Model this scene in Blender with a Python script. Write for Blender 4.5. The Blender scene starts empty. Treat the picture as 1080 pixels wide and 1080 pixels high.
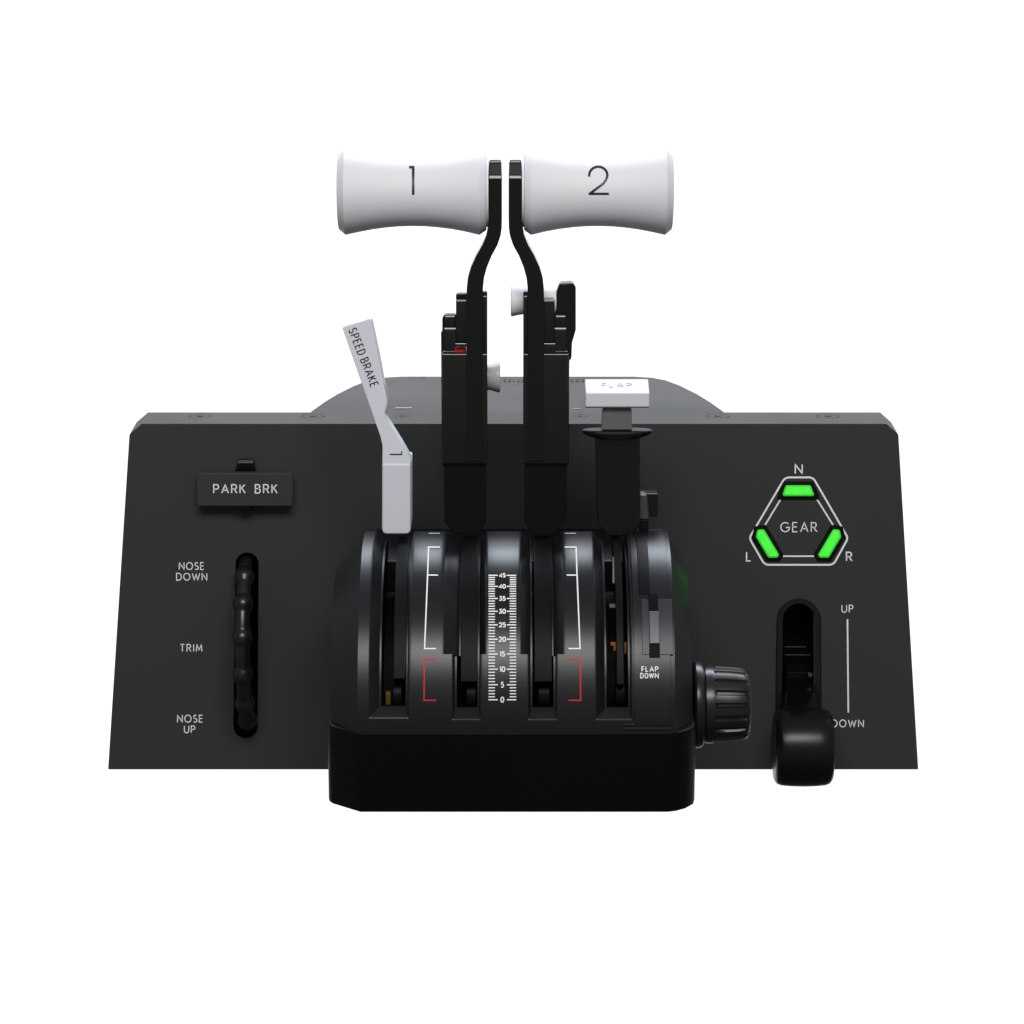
import bpy, bmesh, math
from mathutils import Vector

# ------------------------------------------------------------------ camera, world, lamps, exposure
scene = bpy.context.scene
U = 0.0004                      # one design unit = 0.4 mm
PITCH = math.radians(14.0)
DIST = 3200.0
FWD = Vector((0, math.cos(PITCH), -math.sin(PITCH)))
UPV = Vector((0, math.sin(PITCH), math.cos(PITCH)))
EYE = -FWD * DIST               # reference point of the design space is the origin

def ray(px, py):
    return FWD + Vector((1, 0, 0)) * ((px - 540.0) / DIST) + UPV * ((540.0 - py) / DIST)

def onY(px, py, Y):
    d = ray(px, py)
    t = (Y - EYE.y) / d.y
    return EYE + d * t

def onZ(px, py, Z):
    d = ray(px, py)
    t = (Z - EYE.z) / d.z
    return EYE + d * t

YB = -190.0                     # front plane of the base
Z_FLOOR = onY(540, 857, YB).z   # desk level
OFF = Vector((0, 0, -Z_FLOOR))  # design -> world: (p + OFF) * U

cam_data = bpy.data.cameras.new("camera")
cam = bpy.data.objects.new("camera", cam_data)
scene.collection.objects.link(cam)
cam.location = (EYE + OFF) * U
cam.rotation_euler = (math.radians(90) - PITCH, 0, 0)
cam_data.sensor_width = 36.0
cam_data.lens = 36.0 * DIST / 1080.0
cam_data.clip_start = 0.05
cam_data.clip_end = 50.0
scene.camera = cam

world = bpy.data.worlds.new("World")
scene.world = world
world.use_nodes = True
wn = world.node_tree
wn.nodes.clear()
w_out = wn.nodes.new("ShaderNodeOutputWorld")
w_bg = wn.nodes.new("ShaderNodeBackground")
w_tc = wn.nodes.new("ShaderNodeTexCoord")
w_sep = wn.nodes.new("ShaderNodeSeparateXYZ")
wn.links.new(w_tc.outputs["Generated"], w_sep.inputs[0])

def ramp_between(src, a, b, lo, hi):
    m = wn.nodes.new("ShaderNodeMapRange")
    m.interpolation_type = 'SMOOTHSTEP'
    m.inputs["From Min"].default_value = a
    m.inputs["From Max"].default_value = b
    m.inputs["To Min"].default_value = lo
    m.inputs["To Max"].default_value = hi
    wn.links.new(src, m.inputs["Value"])
    return m.outputs["Result"]

def wmath(op, a, b):
    m = wn.nodes.new("ShaderNodeMath")
    m.operation = op
    for i, v in enumerate((a, b)):
        if isinstance(v, (int, float)):
            m.inputs[i].default_value = v
        else:
            wn.links.new(v, m.inputs[i])
    return m.outputs[0]

# a white studio sweep behind the product: bright behind, dim in front and below
ax = wmath('ABSOLUTE', w_sep.outputs[0], 0.0)
behind = wmath('MULTIPLY', ramp_between(w_sep.outputs[1], 0.1, 0.4, 0.0, 1.0), ramp_between(ax, 0.50, 0.72, 1.0, 0.0))
notlow = ramp_between(w_sep.outputs[2], -0.68, -0.52, 0.0, 1.0)
nothigh = ramp_between(w_sep.outputs[2], 0.74, 0.92, 1.0, 0.25)
f = wmath('MULTIPLY', wmath('MULTIPLY', behind, notlow), nothigh)
amb = ramp_between(w_sep.outputs[2], -0.9, 0.3, 0.05, 0.27)
strength = wmath('ADD', wmath('MULTIPLY', f, 1.03), amb)
w_bg.inputs["Color"].default_value = (1.0, 1.0, 1.02, 1)
wn.links.new(strength, w_bg.inputs["Strength"])
wn.links.new(w_bg.outputs[0], w_out.inputs[0])

def area(name, loc, target, sx, sy, watts, col):
    l = bpy.data.lights.new(name, 'AREA')
    l.shape = 'RECTANGLE'
    l.size, l.size_y = sx, sy
    l.energy = watts
    l.color = col
    o = bpy.data.objects.new(name, l)
    scene.collection.objects.link(o)
    o.location = loc
    o.rotation_euler = (Vector(target) - Vector(loc)).to_track_quat('-Z', 'Y').to_euler()
    return o

area("softbox_back", (0.0, 1.0, 1.25), (0, 0, 0.15), 1.5, 0.45, 24.0, (0.78, 0.87, 1.0))
area("softbox_front", (0.05, -1.27, 1.33), (0, 0, 0.15), 1.0, 0.50, 24.0, (1.0, 0.985, 0.95))

vs = scene.view_settings
vs.view_transform = 'Standard'
vs.look = 'None'
vs.exposure = 0.0
vs.gamma = 1.0
vs.use_curve_mapping = False

# ------------------------------------------------------------------ materials
def material(name, col, rough, spec=0.5, bump=0.0, bscale=900.0, var=0.0, coat=0.0, emit=None, estr=0.0):
    m = bpy.data.materials.new(name)
    m.use_nodes = True
    nt = m.node_tree
    b = nt.nodes["Principled BSDF"]
    b.inputs["Base Color"].default_value = (*col, 1)
    b.inputs["Roughness"].default_value = rough
    b.inputs["Specular IOR Level"].default_value = spec
    b.inputs["Coat Weight"].default_value = coat
    b.inputs["Coat Roughness"].default_value = 0.15
    tc = nt.nodes.new("ShaderNodeTexCoord")
    if bump > 0:
        n = nt.nodes.new("ShaderNodeTexNoise")
        n.inputs["Scale"].default_value = bscale
        n.inputs["Detail"].default_value = 3
        nt.links.new(tc.outputs["Object"], n.inputs["Vector"])
        bp = nt.nodes.new("ShaderNodeBump")
        bp.inputs["Strength"].default_value = bump
        bp.inputs["Distance"].default_value = 0.0002
        nt.links.new(n.outputs["Fac"], bp.inputs["Height"])
        nt.links.new(bp.outputs[0], b.inputs["Normal"])
    if var > 0:
        n2 = nt.nodes.new("ShaderNodeTexNoise")
        n2.inputs["Scale"].default_value = 14.0
        n2.inputs["Detail"].default_value = 4
        nt.links.new(tc.outputs["Object"], n2.inputs["Vector"])
        mr = nt.nodes.new("ShaderNodeMapRange")
        mr.inputs["From Min"].default_value = 0.3
        mr.inputs["From Max"].default_value = 0.7
        mr.inputs["To Min"].default_value = rough - var
        mr.inputs["To Max"].default_value = rough + var
        nt.links.new(n2.outputs["Fac"], mr.inputs["Value"])
        nt.links.new(mr.outputs[0], b.inputs["Roughness"])
    if emit:
        b.inputs["Emission Color"].default_value = (*emit, 1)
        b.inputs["Emission Strength"].default_value = estr
    return m

M = {}
M['panel'] = material("panel_grey", (0.040, 0.0415, 0.0415), 0.50, 0.13, bump=0.12, var=0.05)
M['rear'] = material("rear_grey", (0.030, 0.031, 0.034), 0.45, 0.13, bump=0.1, var=0.04)
M['shell'] = material("shell_black", (0.0072, 0.0078, 0.0095), 0.33, 0.30, bump=0.05, var=0.03)
M['base'] = material("base_black", (0.0022, 0.0021, 0.002), 0.4, 0.12, bump=0.05, var=0.04)
M['gloss'] = material("gloss_black", (0.0035, 0.0032, 0.0024), 0.16, 0.5)
M['matte'] = material("matte_black", (0.004, 0.004, 0.004), 0.45, 0.15)
M['slot'] = material("slot_black", (0.0015, 0.0015, 0.0015), 0.6, 0.1)
M['strip'] = material("strip_black", (0.005, 0.005, 0.005), 0.45, 0.07)
M['roller'] = material("roller_black", (0.004, 0.004, 0.004), 0.30, 0.26)
M['rubber'] = material("wheel_black", (0.008, 0.008, 0.0082), 0.3, 0.4)
M['white'] = material("white_plastic", (0.68, 0.69, 0.73), 0.55, 0.3)
M['white_flap'] = material("white_flap", (0.62, 0.63, 0.68), 0.4, 0.35)
M['grey_lever'] = material("light_grey_plastic", (0.62, 0.63, 0.70), 0.5, 0.3)
M['grey_knob'] = material("grey_plastic", (0.34, 0.36, 0.37), 0.4, 0.4)
M['neck'] = material("neck_grey", (0.12, 0.12, 0.125), 0.4, 0.4)
M['ink_white'] = material("white_print", (0.86, 0.86, 0.86), 0.5, 0.2)
M['ink_red'] = material("red_print", (0.50, 0.025, 0.028), 0.5, 0.2)
M['ink_black'] = material("black_print", (0.012, 0.013, 0.022), 0.4, 0.3)
M['ink_grey'] = material("grey_print", (0.34, 0.34, 0.38), 0.5, 0.2)
M['red'] = material("red_plastic", (0.55, 0.02, 0.02), 0.35, 0.4)
M['yellow'] = material("brass_yellow", (0.09, 0.055, 0.006), 0.45, 0.3)
M['copper'] = material("copper_wire", (0.30, 0.10, 0.03), 0.45, 0.4)
M['cool'] = material("slider_grey", (0.085, 0.085, 0.11), 0.4, 0.4)
M['armgrey'] = material("arm_grey", (0.05, 0.052, 0.053), 0.35, 0.5)
M['plate'] = material("plate_grey", (0.022, 0.022, 0.032), 0.4, 0.35)
M['green'] = material("green_lens", (0.05, 0.5, 0.05), 0.25, 0.5, emit=(0.05, 0.60, 0.035), estr=1.0, bump=0.0)
_nt = M['green'].node_tree
_tc = _nt.nodes.new("ShaderNodeTexCoord"); _vn = _nt.nodes.new("ShaderNodeTexNoise")
_vn.inputs["Scale"].default_value = 260.0
_mr = _nt.nodes.new("ShaderNodeMapRange")
_mr.inputs["From Min"].default_value = 0.3; _mr.inputs["From Max"].default_value = 0.7
_mr.inputs["To Min"].default_value = 0.82; _mr.inputs["To Max"].default_value = 1.12
_nt.links.new(_tc.outputs["Object"], _vn.inputs["Vector"]); _nt.links.new(_vn.outputs["Fac"], _mr.inputs["Value"])
_nt.links.new(_mr.outputs[0], _nt.nodes["Principled BSDF"].inputs["Emission Strength"])
M['green_edge'] = material("green_lens_edge", (0.05, 0.5, 0.05), 0.3, 0.5, emit=(0.03, 0.8, 0.03), estr=1.0)
M['green_slope'] = material("green_lens_slope", (0.04, 0.4, 0.04), 0.25, 0.5, emit=(0.03, 0.36, 0.02), estr=1.0)

# ------------------------------------------------------------------ object helpers
root = bpy.data.objects.new("throttle_quadrant", None)
scene.collection.objects.link(root)
root.location = (0, 0, 0)
root.empty_display_size = 0.05
root["label"] = "black desktop flight throttle quadrant with two white numbered grips and a wide grey panel"
root["category"] = "throttle quadrant"

class MB:
    """collects faces in design units, links them as ONE mesh object"""
    def __init__(self):
        self.v, self.f, self.mi = [], [], []
        self.cur = 0
    def add(self, verts, faces):
        n = len(self.v)
        self.v += [Vector(p) for p in verts]
        for fc in faces:
            self.f.append([n + i for i in fc])
            self.mi.append(self.cur)
        return self
    def loft(self, rings, cap=True, closed=True):
        n = len(rings[0])
        vs_ = [p for r in rings for p in r]
        fs = []
        for i in range(len(rings) - 1):
            for j in range(n if closed else n - 1):
                a, b = i * n + j, i * n + (j + 1) % n
                fs.append([a, b, b + n, a + n])
        if cap:
            fs.append(list(range(n)))
            fs.append([(len(rings) - 1) * n + j for j in range(n)][::-1])
        return self.add(vs_, fs)
    def prism(self, front, depth):
        """front: 3-D points of the front outline; extruded along +Y"""
        back = [p + Vector((0, depth, 0)) for p in front]
        return self.loft([front, back])
    def prism_px(self, poly, Y, depth):
        return self.prism([onY(x, y, Y) for x, y in poly], depth)
    def box(self, x0, x1, y0, y1, z0, z1):
        p = [Vector((x0, y0, z0)), Vector((x1, y0, z0)), Vector((x1, y0, z1)), Vector((x0, y0, z1))]
        return self.prism(p, y1 - y0)
    def extrude_x(self, poly, x0, x1):
        """poly: list of (Y, Z)"""
        return self.loft([[Vector((x0, a, b)) for a, b in poly], [Vector((x1, a, b)) for a, b in poly]])
    def lathe_x(self, prof, cy, cz, seg=64):
        rings = []
        for x, r in prof:
            rings.append([Vector((x, cy + r * math.cos(2 * math.pi * k / seg), cz + r * math.sin(2 * math.pi * k / seg))) for k in range(seg)])
        return self.loft(rings)
    def build(self, name, mats, parent=None, bevel=0.0, seg=2, smooth=35, label=None, bang=30):
        me = bpy.data.meshes.new(name)
        me.from_pydata([(p + OFF) * U for p in self.v], [], self.f)
        if not isinstance(mats, (list, tuple)):
            mats = [mats]
        for m in mats:
            me.materials.append(m)
        me.polygons.foreach_set("material_index", self.mi)
        bm = bmesh.new(); bm.from_mesh(me)
        bmesh.ops.recalc_face_normals(bm, faces=bm.faces)
        bm.to_mesh(me); bm.free()
        me.polygons.foreach_set("use_smooth", [True] * len(me.polygons))
        me.set_sharp_from_angle(angle=math.radians(smooth))
        o = bpy.data.objects.new(name, me)
        scene.collection.objects.link(o)
        o.parent = parent if parent is not None else root
        if bevel > 0:
            b = o.modifiers.new("edge_rounding", 'BEVEL')
            b.width = bevel * U
            b.segments = seg
            b.limit_method = 'ANGLE'
            b.angle_limit = math.radians(bang)
            b.harden_normals = True
        if label:
            o["label"] = label
        return o

def rounded(poly, r, n=5):
    """round the corners of a 2-D polygon; r may be a list"""
    out = []
    k = len(poly)
    for i in range(k):
        p0, p1, p2 = Vector(poly[i - 1]), Vector(poly[i]), Vector(poly[(i + 1) % k])
        rr = r[i] if isinstance(r, (list, tuple)) else r
        if rr <= 0:
            out.append(tuple(p1)); continue
        a, b = (p0 - p1).normalized(), (p2 - p1).normalized()
        half = math.acos(max(-1, min(1, a.dot(b)))) / 2
        d = min(rr / max(math.tan(half), 1e-3), (p0 - p1).length * 0.48, (p2 - p1).length * 0.48)
        s, e = p1 + a * d, p1 + b * d
        for j in range(n + 1):
            t = j / n
            out.append(tuple(s * (1 - t) ** 2 + p1 * 2 * t * (1 - t) + e * t ** 2))
    return out

def rect(x0, y0, x1, y1):
    return [(x0, y0), (x1, y0), (x1, y1), (x0, y1)]

def cut(obj, cutters):
    for c in cutters:
        m = obj.modifiers.new("cut", 'BOOLEAN')
        m.operation = 'DIFFERENCE'
        m.solver = 'EXACT'
        m.object = c
    bpy.context.view_layer.update()
    dg = bpy.context.evaluated_depsgraph_get()
    me = bpy.data.meshes.new_from_object(obj.evaluated_get(dg))
    obj.modifiers.clear()
    obj.data = me
    me.polygons.foreach_set("use_smooth", [True] * len(me.polygons))
    me.set_sharp_from_angle(angle=math.radians(30))
    for c in cutters:
        bpy.data.objects.remove(c)

# ------------------------------------------------------------------ stroke lettering
def arc(cx, cy, rx, ry, a0, a1, n=10):
    return [(cx + rx * math.cos(math.radians(a0 + (a1 - a0) * i / n)), cy + ry * math.sin(math.radians(a0 + (a1 - a0) * i / n))) for i in range(n + 1)]

G = {
 'A': (0.80, [[(0, 0), (0.40, 1), (0.80, 0)], [(0.13, 0.33), (0.67, 0.33)]]),
 'B': (0.60, [[(0.32, 0.53), (0, 0.53), (0, 1), (0.30, 1)] + arc(0.30, 0.765, 0.22, 0.235, 90, -90, 8), [(0, 0.53), (0, 0), (0.33, 0)] + arc(0.33, 0.265, 0.26, 0.265, -90, 90, 8)]),
 'D': (0.76, [[(0.28, 0), (0, 0), (0, 1), (0.28, 1)] + arc(0.28, 0.5, 0.48, 0.5, 90, -90, 14)]),
 'E': (0.50, [[(0.50, 1), (0, 1), (0, 0), (0.50, 0)], [(0, 0.53), (0.46, 0.53)]]),
 'F': (0.50, [[(0.50, 1), (0, 1), (0, 0)], [(0, 0.5), (0.46, 0.5)]]),
 'G': (0.92, [arc(0.48, 0.5, 0.48, 0.5, 42, 352, 24) + [(0.96, 0.47), (0.55, 0.47)]]),
 'K': (0.62, [[(0, 0), (0, 1)], [(0.58, 1), (0.03, 0.46)], [(0.20, 0.60), (0.62, 0)]]),
 'L': (0.46, [[(0, 1), (0, 0), (0.46, 0)]]),
 'M': (0.84, [[(0, 0), (0.08, 1), (0.42, 0.2), (0.76, 1), (0.84, 0)]]),
 'N': (0.76, [[(0, 0), (0, 1), (0.76, 0), (0.76, 1)]]),
 'O': (0.98, [arc(0.49, 0.5, 0.49, 0.5, 0, 360, 28)]),
 'I': (0.02, [[(0.01, 0), (0.01, 1)]]),
 'P': (0.54, [[(0, 0), (0, 1), (0.28, 1)] + arc(0.28, 0.74, 0.26, 0.26, 90, -90, 9) + [(0, 0.48)]]),
 'R': (0.58, [[(0, 0), (0, 1), (0.28, 1)] + arc(0.28, 0.74, 0.26, 0.26, 90, -90, 9) + [(0, 0.48)], [(0.26, 0.48), (0.60, 0)]]),
 'S': (0.54, [arc(0.27, 0.755, 0.235, 0.245, 40, 250, 12) + arc(0.27, 0.26, 0.265, 0.26, 75, -145, 12)]),
 'T': (0.60, [[(0, 1), (0.60, 1)], [(0.30, 1), (0.30, 0)]]),
 'U': (0.66, [[(0, 1), (0, 0.33)] + arc(0.33, 0.33, 0.33, 0.33, 180, 360, 12) + [(0.66, 1)]]),
 'W': (1.18, [[(0, 1), (0.30, 0), (0.59, 0.9), (0.88, 0), (1.18, 1)]]),
 '0': (0.66, [arc(0.33, 0.5, 0.33, 0.5, 0, 360, 20)]),
 '1': (0.24, [[(0.0, 0.82), (0.22, 1), (0.22, 0)]]),
 '2': (0.62, [arc(0.31, 0.69, 0.29, 0.31, 165, -35, 12) + [(0.0, 0), (0.64, 0)]]),
 '3': (0.60, [[(0.04, 1), (0.54, 1), (0.25, 0.6)] + arc(0.27, 0.3, 0.3, 0.3, 85, -150, 12)]),
 '4': (0.66, [[(0.50, 0), (0.50, 1), (0, 0.27), (0.66, 0.27)]]),
 '5': (0.60, [[(0.54, 1), (0.12, 1), (0.06, 0.55)] + arc(0.28, 0.32, 0.3, 0.32, 130, -145, 12)]),
}
# plainer condensed lettering for the engraved plates
GN = dict(G)
GN['S'] = (0.58, [arc(0.29, 0.755, 0.25, 0.245, 30, 250, 12) + arc(0.29, 0.26, 0.285, 0.26, 75, -155, 12)])
GN['O'] = (0.70, [arc(0.35, 0.5, 0.35, 0.5, 0, 360, 24)])
GN['D'] = (0.64, [[(0.26, 0), (0, 0), (0, 1), (0.26, 1)] + arc(0.26, 0.5, 0.38, 0.5, 90, -90, 14)])
GN['W'] = (0.92, [[(0, 1), (0.23, 0), (0.46, 0.95), (0.69, 0), (0.92, 1)]])
GN['P'] = (0.58, [[(0, 0), (0, 1), (0.32, 1)] + arc(0.32, 0.735, 0.26, 0.265, 90, -90, 9) + [(0, 0.47)]])
GN['R'] = (0.62, [[(0, 0), (0, 1), (0.32, 1)] + arc(0.32, 0.735, 0.26, 0.265, 90, -90, 9) + [(0, 0.47)], [(0.34, 0.47), (0.62, 0)]])

def ribbon(mb, pts, w, mapf, step=4.0):
    """a printed line of width w along pts (pixel space), mitred, mapped to a surface"""
    P = [Vector(p) for p in pts]
    Q = [P[0]]
    for a, b in zip(P, P[1:]):
        L = (b - a).length
        if L < 1e-6: continue
        n = max(1, int(L / step))
        for i in range(1, n + 1):
            Q.append(a.lerp(b, i / n))
    closed = (Q[0] - Q[-1]).length < 1e-4 and len(Q) > 3
    if closed: Q = Q[:-1]
    n = len(Q)
    Ls, Rs = [], []
    for i in range(n):
        if closed:
            d0 = (Q[i] - Q[i - 1]).normalized(); d1 = (Q[(i + 1) % n] - Q[i]).normalized()
        else:
            d0 = (Q[i] - Q[i - 1]).normalized() if i > 0 else (Q[1] - Q[0]).normalized()
            d1 = (Q[i + 1] - Q[i]).normalized() if i < n - 1 else d0
        n0, n1 = Vector((-d0.y, d0.x)), Vector((-d1.y, d1.x))
        m = n0 + n1
        if m.length < 1e-3: m = n0.copy()
        m.normalize()
        k = min(1.0 / max(m.dot(n0), 0.25), 1.5)
        q = Q[i].copy()
        if not closed and i == 0: q -= d1 * w * 0.0
        Ls.append(q + m * (w / 2 * k)); Rs.append(q - m * (w / 2 * k))
    vs_ = [mapf(p.x, p.y) for p in Ls] + [mapf(p.x, p.y) for p in Rs]
    fs = []
    for i in range(n if closed else n - 1):
        j = (i + 1) % n
        fs.append([i, j, n + j, n + i])
    mb.add(vs_, fs)

def text_width(s, h, wx, gap, font):
    w = 0
    for c in s:
        w += (0.32 * h if c == ' ' else font[c][0] * h * wx + gap * h)
    return w - gap * h

def write(mb, s, cx, cy, h, stroke, mapf, wx=1.0, gap=0.2, rot=0.0, font=G, step=3.0):
    """centre of the text at pixel (cx,cy); rot in degrees clockwise in the picture"""
    h2 = h - stroke
    W = text_width(s, h2, wx, gap, font)
    x = -W / 2
    ca, sa = math.cos(math.radians(rot)), math.sin(math.radians(rot))
    for c in s:
        if c == ' ':
            x += 0.32 * h2; continue
        gw, strokes = font[c]
        for st in strokes:
            pts = []
            for u, v in st:
                lx, ly = x + u * h2 * wx, -(v - 0.5) * h2
                pts.append((cx + lx * ca - ly * sa, cy + lx * sa + ly * ca))
            ribbon(mb, pts, stroke, mapf, step)
        x += gw * h2 * wx + gap * h2

# ================================================================== WIDE PANEL
YP = 150.0
PZ_TOP = onY(540, 447, YP).z
pdepth = 60.0
outline = rounded([(114, 811.5), (136.5, 458), (149.5, 447), (935, 447), (947.5, 458), (968.5, 811.5)], [1.5, 4, 1, 1, 4, 1.5])
pm = MB(); pm.prism_px(outline, YP, pdepth)
panel = pm.build("control_panel", [M['panel'], M['slot']], label="wide dark grey panel with white lettering")

def cutter(poly, Y0, Y1, mat=None):
    c = MB(); c.prism_px(poly, Y0, Y1 - Y0)
    o = c.build("cutter", M['slot'])
    return o

def capsule(x0l, x0r, x1l, x1r, ytop, ybot, n=12):
    """vertical capsule whose left/right edges run from (x0l,x0r) at the top to (x1l,x1r) at the bottom"""
    rt, rb = (x0r - x0l) / 2, (x1r - x1l) / 2
    ct, cb = ((x0l + x0r) / 2, ytop + rt), ((x1l + x1r) / 2, ybot - rb)
    p = [(ct[0] + rt * math.cos(math.radians(a)), ct[1] - rt * math.sin(math.radians(a))) for a in [180 - 180 * i / n for i in range(n + 1)]]
    p += [(cb[0] + rb * math.cos(math.radians(a)), cb[1] + rb * math.sin(math.radians(a))) for a in [180 * i / n for i in range(n + 1)]]
    return p

trim_slot = capsule(247.5, 272, 245.3, 271, 585, 781.5)
gear_slot = capsule(826, 859, 824.5, 859.5, 637, 806)
gear_rebate = capsule(819, 866, 817, 867, 631, 811)
cut(panel, [cutter(trim_slot, YP - 10, YP + 57), cutter(gear_slot, YP - 10, YP + 56), ])

onP = lambda d=0.5: (lambda x, y: onY(x, y, YP - d))
def print_on(name, parent, mat, fn, label=None):
    mb = MB(); fn(mb)
    return mb.build(name, mat, parent, label=label)

print_on("lettering", panel, M['ink_white'], lambda m: (write(m, "NOSE", 202, 597, 8.4, 1.02, onP(), 0.9, 0.33), write(m, "DOWN", 202.2, 608.3, 8.4, 1.02, onP(), 0.9, 0.34)), "white words NOSE DOWN")
print_on("lettering", panel, M['ink_white'], lambda m: write(m, "TRIM", 201.6, 683.3, 8.4, 1.02, onP(), 0.95, 0.38), "white word TRIM")
print_on("lettering", panel, M['ink_white'], lambda m: (write(m, "NOSE", 200.4, 758, 8.4, 1.02, onP(), 0.92, 0.34), write(m, "UP", 200, 769.2, 8.4, 1.02, onP(), 0.95, 0.36)), "white words NOSE UP")
print_on("lettering", panel, M['ink_white'], lambda m: write(m, "UP", 893.8, 642, 8.6, 1.02, onP(), 0.98, 0.36), "white word UP")
print_on("lettering", panel, M['ink_white'], lambda m: write(m, "DOWN", 894.2, 763, 8.4, 1.02, onP(), 0.92, 0.36), "white word DOWN")
print_on("travel_line", panel, M['ink_white'], lambda m: ribbon(m, [(893.8, 653), (894.7, 751.5)], 1.7, onP()))

# countersunk screws and tiny marks on top of the panel
def deck_oval(cx, cy, rx, ry, Z, w, mapd=0.4):
    m = MB()
    pts = [(cx + rx * math.cos(2 * math.pi * i / 28), cy + ry * math.sin(2 * math.pi * i / 28)) for i in range(29)]
    f_ = lambda x, y: onZ(x, y, Z + mapd)
    # thickness measured in the picture would vanish in depth, so the ring is built in world space
    c = onZ(cx, cy, Z)
    a, b = rx, rx * 0.9
    for (s0, s1, hh) in ((1.0, 0.92, 0.5),):
        r0 = [Vector((c.x + a * s0 * math.cos(t), c.y + b * s0 * math.sin(t), Z + hh)) for t in [2 * math.pi * i / 32 for i in range(32)]]
        r1 = [Vector((c.x + a * s1 * math.cos(t), c.y + b * s1 * math.sin(t), Z + hh)) for t in [2 * math.pi * i / 32 for i in range(32)]]
        m.add(r0 + r1, [[i, (i + 1) % 32, 32 + (i + 1) % 32, 32 + i] for i in range(32)])
    r2 = [Vector((c.x + a * 0.35 * math.cos(t), c.y + b * 0.35 * math.sin(t), Z + 0.5)) for t in [2 * math.pi * i / 6 for i in range(6)]]
    m.add(r2, [list(range(6))])
    return m
for cx in (211, 330, 757, 873):
    deck_oval(cx, 438.6, 13, 1, PZ_TOP, 1).build("screw", M['matte'], panel)
for cx in (425, 612):
    deck_oval(cx, 438.6, 9, 1, PZ_TOP, 1).build("screw", M['matte'], panel)

# ================================================================== REAR BODY behind the panel
ZR = PZ_TOP - 0.6
yr0 = YP + pdepth
pts = []
def plan(px, py):
    p = onZ(px, py, ZR); return (p.x, p.y)
right_side = [(766, 434.0), (752, 424), (738, 415.5), (720, 406.5), (704, 400.5), (690, 397.8), (670, 396.6)]
left_side = [(2 * 545.5 - x - 0, y) for x, y in right_side]
ring_top = [plan(x, y) for x, y in right_side] + [plan(x, y) for x, y in left_side[::-1]]
# sides run forward to the back of the panel
ring_top = [(ring_top[0][0], yr0 + 0.2)] + ring_top + [(ring_top[-1][0], yr0 + 0.2)]
rb = MB()
cxr = sum(p[0] for p in ring_top) / len(ring_top)
top = [Vector((cxr + (x - cxr) * 0.985, yr0 + 0.2 + (y - yr0 - 0.2) * 0.985, ZR)) for x, y in ring_top]
sh = [Vector((x, y, ZR - 4)) for x, y in ring_top]
low = [Vector((x, y, Z_FLOOR + 60)) for x, y in ring_top]
rb.loft([low, sh, top])
rear = rb.build("rear_housing", M['rear'], label="rounded grey housing behind the panel", smooth=50)
# small vents and port marks on the top
vm = MB()
def deck_bar(m, x0, x1, py, dy, hh=0.5):
    a, b = onZ(x0, py, ZR), onZ(x1, py, ZR)
    m.add([Vector((a.x, a.y, ZR + hh)), Vector((b.x, b.y, ZR + hh)), Vector((b.x, b.y + dy, ZR + hh)), Vector((a.x, a.y + dy, ZR + hh))], [[0, 1, 2, 3]])
for x0, x1 in ((531, 534), (536, 539), (541, 542.5), (545.5, 548), (550, 553), (583, 584), (602, 605), (607, 611), (613, 617), (620, 622)):
    deck_bar(vm, x0, x1, 402.6, 6)
    deck_bar(vm, x0 + 0.8, x1 - 0.4, 400.8, 5)
vm.build("port_marking", M['matte'], rear)
for a_ in ((417, 434, 431, 5), (431, 450, 398.2, 6), (604, 612, 431.5, 3)):
    vm = MB(); deck_bar(vm, *a_)
    vm.build("seam_marking", M['ink_grey'], rear)

# ================================================================== PARKING BRAKE PLATE
pb = MB()
pb.prism_px(rounded(rect(207.5, 499, 309, 534), 4, 4), YP - 18, 9)
plate = pb.build("parking_brake_plate", M['panel'], bevel=1.2, label="dark plate lettered PARK BRK")
print_on("lettering", plate, M['ink_white'], lambda m: (write(m, "PARK", 242.0, 515.6, 10.2, 1.25, onP(18.5), 0.98, 0.38, font=GN), write(m, "BRK", 280.8, 515.6, 10.2, 1.25, onP(18.5), 0.98, 0.38, font=GN)), "white words PARK BRK")
br = MB()
# moulded bracket: a lever that rises behind the plate
st = [(251.5, 267, 484.6, YP - 11.5, 6), (250, 268, 488.5, YP - 14, 10), (249, 268.5, 494, YP - 12, 9), (247, 270, 499, YP - 6, 5), (247, 270, 503, YP - 1, 2)]
rings = []
for xl, xr, py, Y, d in st:
    a, b = onY(xl, py, Y), onY(xr, py, Y)
    rings.append([a, b, b + Vector((0, d, 0)), a + Vector((0, d, 0))])
br.loft(rings)
br.build("switch_bracket", M['shell'], plate, bevel=1.0)
sm = MB()
c = onY(259, 528, YP - 8)
ring = []
prof = [(0.0, 6.2), (1.5, 7.0), (5, 7.0), (9, 5.6)]
rings = []
for dy, r in [(-9, 8), (-7.5, 10.5), (-2, 12.3), (7, 12.3)]:
    rings.append([Vector((c.x + r * math.cos(2 * math.pi * k / 32), c.y + dy, c.z + r * math.sin(2 * math.pi * k / 32))) for k in range(32)])
sm.loft(rings)
sm.build("switch_shaft", M['gloss'], plate)

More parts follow.
